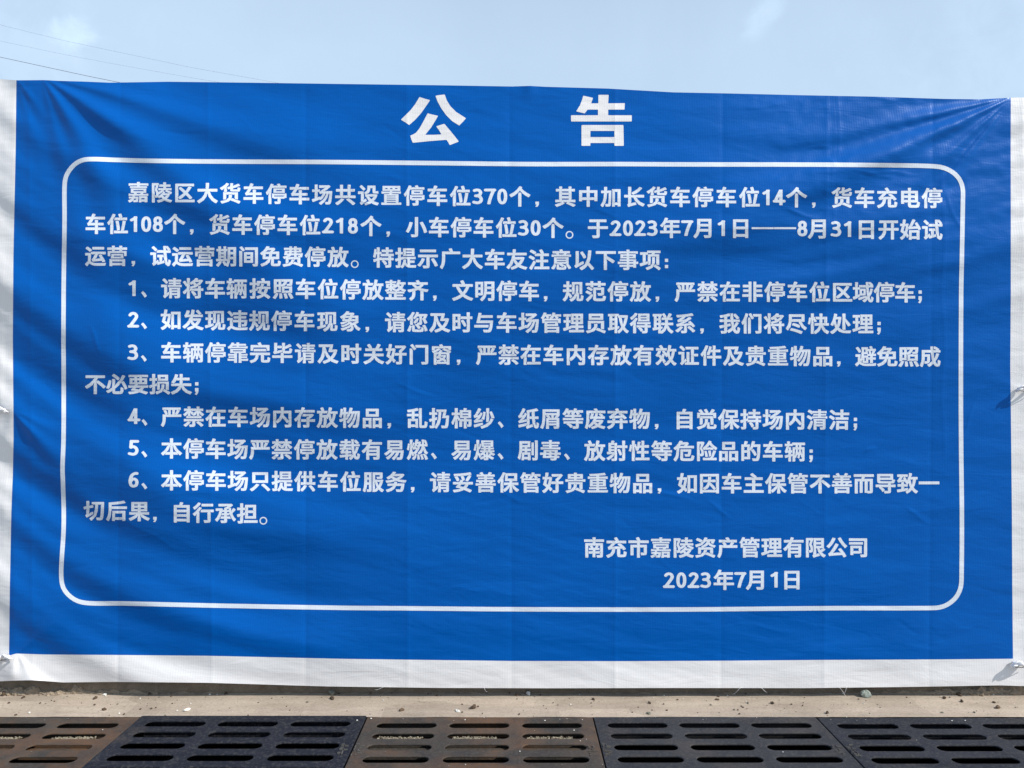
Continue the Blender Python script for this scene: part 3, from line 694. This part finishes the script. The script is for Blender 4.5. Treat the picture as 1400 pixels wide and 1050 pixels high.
# ------------------------------------------------------------------ ties at the eyelets
def tie(u, v, direction, label, length=0.055, knot=0.010, out=0.03, drop=0.0, wire=None):
    c = cloth_point(np.array([float(u)]), np.array([float(v)]), 0.002)[0]
    t = empty('banner_tie', tuple(c)); tag(t, label, 'tie', 'white ties through the banner eyelets')
    rnd = random.Random(int(u * 7 + v))
    dx = direction
    # strap leaving the eyelet, bulging out and running to the frame
    n = 14; pts = []
    for i in range(n):
        s_ = i / (n - 1)
        pts.append((dx * length * s_, -out * math.sin(math.pi * min(1, s_ * 1.05)) ** 0.8 - 0.002, drop * s_ + 0.004 * math.sin(s_ * 6)))
    tube('strap', pts, [0.0075 * (1 - 0.25 * math.sin(i)) for i in range(n)], M_STRAP, t, seg=8, flat=0.45, twist=0.25)
    # crumpled knot
    V, Fc = [], []; nu, nv_ = 12, 8
    for j in range(nv_ + 1):
        for i in range(nu):
            th, ph = 2 * math.pi * i / nu, math.pi * j / nv_
            r_ = knot * (1 + 0.28 * math.sin(3 * th + 1.3 * j + u) * math.sin(ph)) * rnd.uniform(0.88, 1.1)
            V.append((dx * 0.010 + r_ * 1.25 * math.sin(ph) * math.cos(th), -out * 0.55 + r_ * math.sin(ph) * math.sin(th), r_ * 0.9 * math.cos(ph)))
    for j in range(nv_):
        for i in range(nu): Fc.append((j * nu + i, j * nu + (i + 1) % nu, (j + 1) * nu + (i + 1) % nu, (j + 1) * nu + i))
    mesh_obj('knot', V, Fc, M_STRAP, t, smooth=True)
    # loop around the eyelet and a short tail
    tube('loop', [(0.012 * math.cos(a) * dx, -0.004 - 0.010 * (1 + math.sin(a)), 0.010 * math.sin(a * 1.0 + 0.7)) for a in np.linspace(0, 2 * math.pi, 14)],
         0.0035, M_STRAP, t, seg=6, flat=0.6)
    tube('tail', [(dx * 0.010, -out * 0.6, 0), (-dx * 0.004, -out - 0.001, -0.003), (-dx * 0.012, -out + 0.003, -0.004), (-dx * 0.016, -out + 0.010, -0.008)],
         [0.005, 0.005, 0.004, 0.0025], M_STRAP, t, seg=6, flat=0.4)
    if wire:
        w = tube('wire', [(-0.002, -out * 0.8, -0.009), (dx * 0.02, -out * 0.9, -0.010), (dx * 0.05, -out * 0.5, -0.006)], 0.0013, M_WIRE, t, seg=5)
    return t
tie(8, 560, -1, 'flat white tie on the left margin at mid height of the banner', 0.06, 0.005, 0.018, 0.0)
tie(14, 896, -1, 'twisted white tie at the bottom left corner of the blue print', 0.055, 0.006, 0.018, -0.012, wire=True)
tie(1391, 531, 1, 'white tie with dark wire on the right margin at mid height', 0.05, 0.006, 0.022, 0.01, wire=True)
tie(1383, 905, 1, 'knotted white tie at the bottom right corner of the blue print', 0.03, 0.0075, 0.024, 0.0, wire=True)

# ------------------------------------------------------------------ steel frame the banner hangs on
fr = empty('steel_frame', (0, 0.03, 0)); tag(fr, 'slim galvanised steel frame of posts and rails standing behind the blue banner', 'frame')
def frame_tube(name, a, b, r_): return tube(name, [np.array(a) - np.array((0, 0.03, 0)), np.array(b) - np.array((0, 0.03, 0))], r_, M_STEEL, fr, seg=10)
for x in (-1.72, -0.85, 0.06, 0.95, 1.74): frame_tube('post', (x, 0.10, 0.10), (x, 0.10, 1.93), 0.016)
for z in (0.20, 1.0, 1.9): frame_tube('rail', (-1.80, 0.065, z), (1.80, 0.065, z), 0.012)

# ------------------------------------------------------------------ ground, kerb, drain
GY1 = 2.342 - CAM_D; GLEN = 0.622; GY0 = GY1 - GLEN
seam = [-1.875, -1.165, -0.455, 0.254, 0.953, 1.662]
def grid_strip(name, xs, ys, matr, amp, z=0.0, seed=P1):
    X, Y = np.meshgrid(xs, ys); Z = z + amp * seed(X * 6 + 3, Y * 9) + amp * 0.4 * seed(X * 31, Y * 37)
    P = np.stack([X, Y, Z], -1).reshape(-1, 3); ny, nx = X.shape; idx = np.arange(ny * nx).reshape(ny, nx)
    q = np.stack([idx[:-1, :-1], idx[:-1, 1:], idx[1:, 1:], idx[1:, :-1]], -1).reshape(-1, 4)
    return fast_mesh(name, P, q.ravel(), np.arange(len(q)) * 4, np.full(len(q), 4), matr)
xl, xr = seam[0] - 0.004, seam[-1] + 0.004
# yard: one sheet with the drain opening left out
B = 900.0
V = [(-B, -B, 0), (B, -B, 0), (B, B, 0), (-B, B, 0), (xl, GY0 - 0.004, 0), (xr, GY0 - 0.004, 0), (xr, 0.035, 0), (xl, 0.035, 0)]
V = [(a, b, c - 0.004) for a, b, c in V]
g = mesh_obj('ground', V, [(0, 1, 5, 4), (1, 2, 6, 5), (2, 3, 7, 6), (3, 0, 4, 7)], M_YARD); g['kind'] = 'structure'
apron = grid_strip('pavement', np.linspace(-2.7, 2.7, 700), np.linspace(GY1 + 0.001, 0.045, 34), M_GROUND, 0.0012); apron['kind'] = 'structure'
# joints scored in the apron
# kerb behind the hem, with a crumbly mortar line at its foot
xs = np.linspace(-2.6, 2.6, 700); V, Fc = [], []
prof = [(0.030, -0.02), (0.030, 0.02), (0.034, 0.10), (0.042, 0.108), (0.20, 0.11), (0.20, -0.02)]
for x in xs:
    for k, (y, z) in enumerate(prof):
        n_ = float(P4(np.array(x * 9.0), np.array(k * 1.7 + z * 20))) * 0.0025
        V.append((x, y + n_, z))
m = len(prof)
for i in range(len(xs) - 1):
    for k in range(m): Fc.append((i * m + k, (i + 1) * m + k, (i + 1) * m + (k + 1) % m, i * m + (k + 1) % m))
k_ = mesh_obj('kerb', V, Fc, M_KERB, smooth=False); k_['kind'] = 'structure'
# mortar fillet: lumpy, thicker at both ends where the hem lifts
V, Fc = [], []; xs = np.linspace(-2.3, 2.3, 900); m = 6
for i, x in enumerate(xs):
    big = 0.35 + 1.7 * (1 / (1 + math.exp((x + 1.40) * 9))) + 1.5 * (1 / (1 + math.exp(-(x - 1.42) * 12)))
    a = 0.010 * big * (1 + 0.8 * float(P2(np.array(x * 22), np.array(0.3))))
    b = 0.012 * big * (1 + 0.9 * float(P3(np.array(x * 30), np.array(1.3))))
    for k in range(m):
        t = k / (m - 1); rr = 1 + 0.35 * float(P5(np.array(x * 90), np.array(k * 0.9)))
        V.append((x, 0.036 - 0.004 - max(a, 0.001) * math.sin(t * 1.57) * rr, -0.002 + max(b, 0.001) * math.cos(t * 1.57) * rr))
for i in range(len(xs) - 1):
    for k in range(m - 1): Fc.append((i * m + k, i * m + k + 1, (i + 1) * m + k + 1, (i + 1) * m + k))
mf = mesh_obj('mortar_fillet', V, Fc, M_MORTAR, smooth=False); mf['kind'] = 'structure'

# drain channel under the grates (walls, floor, ledge the grates sit on)
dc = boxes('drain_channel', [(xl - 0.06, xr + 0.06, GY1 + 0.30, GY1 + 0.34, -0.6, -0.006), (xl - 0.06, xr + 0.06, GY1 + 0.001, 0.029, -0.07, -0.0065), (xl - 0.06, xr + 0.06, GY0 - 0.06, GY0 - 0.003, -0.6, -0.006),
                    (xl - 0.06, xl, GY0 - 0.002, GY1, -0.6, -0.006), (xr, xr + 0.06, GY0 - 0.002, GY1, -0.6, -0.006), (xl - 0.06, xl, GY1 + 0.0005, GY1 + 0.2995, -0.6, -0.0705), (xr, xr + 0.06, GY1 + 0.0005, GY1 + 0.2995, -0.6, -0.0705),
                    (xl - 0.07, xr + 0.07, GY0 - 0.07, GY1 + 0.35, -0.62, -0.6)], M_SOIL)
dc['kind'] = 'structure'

def stadium(cx, cy, L, Wd, cut=False, n=7):
    r_ = Wd / 2; pts = []
    for k in range(n + 1):
        a = -math.pi / 2 + math.pi * k / n; pts.append((cx + L / 2 - r_ + r_ * math.cos(a), cy + r_ * math.sin(a)))
    for k in range(n + 1):
        a = math.pi / 2 + math.pi * k / n; pts.append((cx - L / 2 + r_ + r_ * math.cos(a), cy + r_ * math.sin(a)))
    return pts

def rect_round(x0, x1, y0, y1, r_, n=4):
    pts = []
    for cx, cy, s in ((x1 - r_, y1 - r_, 0), (x0 + r_, y1 - r_, 1), (x0 + r_, y0 + r_, 2), (x1 - r_, y0 + r_, 3)):
        for k in range(n + 1):
            a = math.pi / 2 * (s + k / n); pts.append((cx + r_ * math.cos(a), cy + r_ * math.sin(a)))
    return pts

def grate_mesh(width, slotlen=0.184, sloth=0.037, pitch=0.0715):
    cu = bpy.data.curves.new('grate', 'CURVE'); cu.dimensions = '2D'; cu.fill_mode = 'BOTH'
    cu.extrude = 0.0010; cu.bevel_depth = 0.0016; cu.bevel_resolution = 1; cu.offset = -0.0016
    def add(pts):
        s_ = cu.splines.new('POLY'); s_.points.add(len(pts) - 1)
        for i, (x, y) in enumerate(pts): s_.points[i].co = (x, y, 0, 1)
        s_.use_cyclic_u = True
    add(rect_round(0.0018, width - 0.0018, -GLEN, 0, 0.005))
    gx = (width - 3 * slotlen) / 4.1
    for r_ in range(8):
        for c in range(3):
            cx = 1.05 * gx + slotlen / 2 + c * (slotlen + gx)
            add(stadium(cx, -0.058 - r_ * pitch, slotlen, sloth))
    o = bpy.data.objects.new('tmp', cu); me = bpy.data.meshes.new_from_object(o)
    bpy.data.objects.remove(o); bpy.data.curves.remove(cu)
    return me

I_DARK = iron('dark_cast_iron', (0.006, 0.008, 0.014), (0.012, 0.014, 0.021), (0.06, 0.05, 0.045), 0.15, 1.0)
I_GREY = iron('grey_cast_iron', (0.021, 0.022, 0.027), (0.036, 0.037, 0.041), (0.07, 0.06, 0.05), 0.35, 4.0)
I_RUST = iron('rusty_cast_iron', (0.034, 0.030, 0.027), (0.070, 0.056, 0.043), (0.14, 0.072, 0.035), 0.50, 7.0)
I_NAVY = iron('bluish_cast_iron', (0.011, 0.013, 0.019), (0.022, 0.024, 0.031), (0.06, 0.05, 0.045), 0.2, 9.0)

I_MARK = iron('worn_cast_iron', (0.06, 0.058, 0.055), (0.12, 0.115, 0.105), (0.09, 0.06, 0.04), 0.3, 5.0)

def cast_mark(parent, x, y, matr, seed, rows=5, cols=3):
    """worn raised casting marks, a few illegible strokes"""
    rnd = random.Random(seed); V, Fc = [], []
    for r_ in range(rows):
        for c in range(cols):
            if rnd.random() < 0.2: continue
            w = rnd.uniform(0.006, 0.013); t = rnd.uniform(0.0016, 0.003)
            px, py = x + c * 0.012 + rnd.uniform(-.002, .002), y - r_ * 0.0105
            if rnd.random() < 0.35: w, t = t, w * 0.7
            v, f = box_geo(px, px + w, py - t, py, 0.0, rnd.uniform(0.0022, 0.0042), n=len(V)); V += v; Fc += f
    o = mesh_obj('cast_mark', V, Fc, matr, parent); return o

specs = [(0, I_RUST, 0.0, 'rusty brown slotted drain grate at the far left of the row', 'rust'),
         (1, I_DARK, 0.006, 'blue-black slotted drain grate, second from the left, beside the leftmost rusty one', ''),
         (2, I_RUST, 0.001, 'rusty brown slotted drain grate in the middle of the row between two dark grates', 'rust'),
         (3, I_GREY, 0.002, 'dark grey slotted drain grate just right of the middle rusty one', ''),
         (4, I_NAVY, -0.004, 'dark slotted drain grate at the far right of the row', '')]
for i, mt, dy, lab, kind in specs:
    w = seam[i + 1] - seam[i]
    root = empty('drain_grate', (seam[i], GY1 + dy - 0.003, 0.0)); tag(root, lab, 'drain grate', 'slotted iron grates over the drain')
    ztop = 0.004 if i == 1 else 0.0015
    me = grate_mesh(w); me.materials.append(mt); o = bpy.data.objects.new('slotted_plate', me); COL.objects.link(o); o.parent = root
    o.location = (0, 0, ztop - 0.0026)
    gx = (w - 3 * 0.184) / 4.1
    ribs = [(0.004, 0.011, -GLEN + 0.004, -0.004, -0.03, -0.0018), (w - 0.011, w - 0.004, -GLEN + 0.004, -0.004, -0.03, -0.0018)]
    ribs += [(0.0161, w - 0.0161, -0.0165, -0.005, -0.055, -0.0019), (0.0161, w - 0.0161, -GLEN + 0.005, -GLEN + 0.0165, -0.055, -0.0019)]
    for c in (1, 2):
        xm = 1.05 * gx + c * (0.184 + gx) - gx / 2; ribs.append((xm - 0.003, xm + 0.003, -GLEN + 0.0166, -0.0166, -0.014, -0.0020))
    boxes('under_rib', ribs, mt, root)
    if i in (1, 2, 3): cm = cast_mark(root, w - 0.036, -0.195, I_MARK, i * 3, 6, 2); cm.location.z = ztop
    if i in (2, 3, 4): cm = cast_mark(root, 0.006, -0.185, I_MARK, i * 5 + 1, 7, 2); cm.location.z = ztop
    if kind == 'rust':
        # pale grit lodged on the cross rib under the second row of slots
        boxes('cross_rib', [(0.017, w - 0.017, -0.130, -0.1065, -0.034, -0.017), (0.017, w - 0.017, -0.2015, -0.178, -0.034, -0.012)], mt, root)
        rnd = random.Random(i + 50); V, Fc = [], []
        for k in range(800):
            c = rnd.choice((0, 1, 2)); x = 1.05 * gx + c * (0.184 + gx) + 0.014 + rnd.betavariate(1.1, 1.3) * 0.135
            y = -rnd.uniform(0.108, 0.1285); s_ = rnd.uniform(0.0012, 0.0034); z = -0.017 + rnd.uniform(0, 0.005)
            v, f = box_geo(x, x + s_ * rnd.uniform(.7, 1.4), y, y + s_, z, z + s_, n=len(V))
            V += [(a + rnd.uniform(-.3, .3) * s_, b + rnd.uniform(-.3, .3) * s_, c2 + rnd.uniform(-.3, .3) * s_) for a, b, c2 in v]; Fc += f
        d = mesh_obj('lodged_grit', V, Fc, M_SAND, root); d['kind'] = 'stuff'

# ------------------------------------------------------------------ stones and grit on the concrete strip
def stone_mesh(name, r_, seed, squash=0.65, jag=0.5):
    rnd = random.Random(seed); V, Fc = [], []; nu, nv_ = 9, 6
    ang = [rnd.uniform(0, 6.28) for _ in range(4)]
    for j in range(nv_ + 1):
        for i in range(nu):
            th, ph = 2 * math.pi * i / nu, math.pi * j / nv_
            k = 1 + jag * (0.5 * math.sin(2 * th + ang[0] + ph) + 0.4 * math.sin(3 * th + ang[1]) * math.sin(2 * ph + ang[2])) + rnd.uniform(-.16, .16)
            V.append((r_ * k * math.sin(ph) * math.cos(th), r_ * k * 0.8 * math.sin(ph) * math.sin(th), r_ * squash * (k * math.cos(ph) + 0.7)))
    for j in range(nv_):
        for i in range(nu): Fc.append(((j + 1) * nu + i, (j + 1) * nu + (i + 1) % nu, j * nu + (i + 1) % nu, j * nu + i))
    me = bpy.data.meshes.new(name); me.from_pydata(V, [], Fc); return me
S_GREEN = plain('grey_green_stone', (0.26, 0.29, 0.25), 0.7, 0, 0.25, 160)
S_DARK = plain('dark_clod', (0.075, 0.05, 0.032), 0.9, 0, 0.3, 200)
S_WHITE = plain('white_chip', (0.68, 0.67, 0.62), 0.7, 0, 0.1, 200)
S_GREY = plain('grey_pebble', (0.17, 0.165, 0.13), 0.8, 0, 0.3, 180)
S_BROWN = plain('brown_clod', (0.12, 0.08, 0.05), 0.9, 0, 0.3, 200)
stones = [(1183.5, 953, 0.0145, S_GREEN, 'grey-green stone lying against the kerb under the hem, right of centre', 0.9),
          (456, 947, 0.0125, S_GREY, 'speckled grey pebble at the foot of the kerb, left of centre', 0.7),
          (454, 956, 0.0085, S_DARK, 'dark brown clod just in front of the speckled grey pebble', 0.6),
          (647.5, 968.5, 0.0095, S_DARK, 'black-brown clod on the strip near the middle of the photo', 0.75),
          (625.5, 972.5, 0.0085, S_WHITE, 'flat white chip beside the black-brown clod', 0.35),
          (549, 972, 0.0070, S_BROWN, 'small brown clod near the back edge of the middle rusty grate', 0.7),
          (722, 948.5, 0.0085, S_WHITE, 'whitish pebble at the kerb foot near the middle', 0.6),
          (706, 951, 0.0065, S_BROWN, 'small brown lump beside the whitish pebble at the kerb foot', 0.5),
          (255, 971.5, 0.0090, S_WHITE, 'white chip above the second grate from the left', 0.4),
          (508, 945, 0.0055, S_BROWN, 'small brown lump at the kerb foot above the seam of the middle rusty grate', 0.7),
          (1364, 968.5, 0.0085, S_BROWN, 'brown lump on the strip near the right edge of the photo', 0.6),
          (1311, 951, 0.0075, S_DARK, 'dark clod in the crumbled mortar on the right', 0.8),
          (1291, 955, 0.0065, S_DARK, 'dark crumb left of the crumbled mortar on the right', 0.6),
          (1315, 959.5, 0.0065, S_DARK, 'dark crumb just below the dark clod in the mortar on the right', 0.6),
          (1359, 961, 0.0050, S_DARK, 'small dark crumb above the brown lump near the right edge', 0.6),
          (1131, 975.5, 0.0055, S_DARK, 'small dark clod near the back edge of the rightmost seam', 0.8),
          (811, 957, 0.0055, S_DARK, 'small dark crumb on the strip right of the middle', 0.7),
          (887, 976.5, 0.0065, S_GREY, 'small grey pebble touching the back edge of the dark grey grate', 0.6),
          (888, 961.5, 0.0060, S_DARK, 'dark crumb behind the small grey pebble at the dark grey grate', 0.5),
          (980, 957, 0.0065, S_DARK, 'flat dark crumb on the strip above the dark grey grate', 0.4),
          (1056, 962, 0.0065, S_DARK, 'dark crumb on the strip left of the grey-green stone', 0.6),
          (5, 951, 0.0085, S_DARK, 'dark clod at the left edge of the photo', 0.9),
          (7, 944, 0.0080, S_WHITE, 'white chip at the kerb foot by the left edge', 0.5),
          (32, 954, 0.0060, S_DARK, 'dark crumb near the left edge below the hem', 0.6),
          (78, 947.5, 0.0055, S_DARK, 'dark crumb left of centre between two paler chips', 0.6),
          (130, 955.5, 0.0065, S_DARK, 'dark crumb above the leftmost rusty grate', 0.7),
          (143, 950, 0.0070, S_WHITE, 'small white chip above the leftmost rusty grate', 0.4),
          (142.5, 971, 0.0060, S_DARK, 'lone dark crumb just above the seam of the leftmost rusty grate', 0.7),
          (204, 949.5, 0.0060, S_DARK, 'dark crumb above the left end of the second grate', 0.7),
          (311, 946.5, 0.0060, S_DARK, 'dark crumb at the kerb foot above the second grate', 0.7)]
for k, (u, v, r_, mt, lab, sq) in enumerate(stones):
    x, y = on_ground(u, v); me = stone_mesh('stone', r_, 100 + k, sq); me.materials.append(mt)
    o = bpy.data.objects.new('stone', me); COL.objects.link(o); o.location = (x, min(y, 0.030 - r_), 0.0); o.rotation_euler = (0, 0, k * 1.3)
    tag(o, lab, 'stone', 'stones and crumbs on the concrete strip')
protos = [stone_mesh('grit', 1.0, 900 + k, 0.6) for k in range(5)]
rnd = random.Random(4); V, Fc, mi = [], [], []
for k in range(620):
    x = rnd.uniform(-1.8, 1.65); y = GY1 + 0.004 + (0.028 - GY1) * (1 - rnd.random() ** 1.9); s_ = 0.0008 + 0.0030 * rnd.random() ** 4
    p = rnd.choice(protos); a = rnd.uniform(0, 6.28); n0 = len(V)
    for v in p.vertices: V.append((x + s_ * (v.co.x * math.cos(a) - v.co.y * math.sin(a)), y + s_ * (v.co.x * math.sin(a) + v.co.y * math.cos(a)), 0.0005 + s_ * v.co.z))
    c = rnd.choices((0, 1, 2), (0.62, 0.15, 0.23))[0]
    for f in p.polygons: Fc.append(tuple(n0 + i for i in f.vertices)); mi.append(c)
gr = mesh_obj('loose_grit', V, Fc, S_DARK); gr.data.materials.append(S_WHITE); gr.data.materials.append(S_GREY)
gr.data.polygons.foreach_set('material_index', mi); gr['kind'] = 'stuff'
# a few crumbs on the grates
V, Fc = [], []
for k in range(60):
    x = rnd.uniform(-1.8, 1.6); y = GY1 - rnd.uniform(0.004, 0.034) if k % 2 else GY1 - 0.058 - 0.0357 - 0.0715 * rnd.randint(0, 5) + rnd.uniform(-0.008, 0.008); s_ = 0.0006 + 0.0018 * rnd.random() ** 3
    p = rnd.choice(protos); n0 = len(V)
    for v in p.vertices: V.append((x + s_ * v.co.x, y + s_ * v.co.y, 0.003 + s_ * v.co.z))
    for f in p.polygons: Fc.append(tuple(n0 + i for i in f.vertices))
g2 = mesh_obj('loose_grit', V, Fc, S_WHITE); g2['kind'] = 'stuff'

# ------------------------------------------------------------------ overhead cables far behind
def cable(pix, dist, rad, label):
    pts = []
    for u, v in pix:
        a = (u - 700) / F_PX; b = (525 - v) / F_PX
        t = (dist + CAM_D) / (math.cos(PITCH) - b * math.sin(PITCH))
        pts.append((a * t, dist, CAM_H + t * (math.sin(PITCH) + b * math.cos(PITCH))))
    o = tube('power_cable', pts, rad, M_CABLE, seg=6)
    tag(o, label, 'cable', 'overhead cables crossing the sky')
cable([(-900, -205), (-500, -70), (-250, 8), (-100, 52), (0, 78), (60, 91), (120, 104), (157, 111.5), (260, 131), (500, 168), (900, 205), (1400, 225)], 30.0, 0.0095, 'lowest and darkest of the three overhead cables, upper left sky')
cable([(-900, -250), (-500, -105), (-250, -30), (0, 34), (90, 56), (170, 73), (260, 92), (400, 117), (700, 160), (1400, 215)], 55.0, 0.0060, 'faint topmost overhead cable crossing the small cloud')
cable([(-900, -230), (-500, -85), (-250, -9), (0, 56), (90, 75), (170, 90), (260, 106), (400, 129), (700, 168), (1400, 220)], 55.0, 0.0052, 'faint middle overhead cable between the other two')
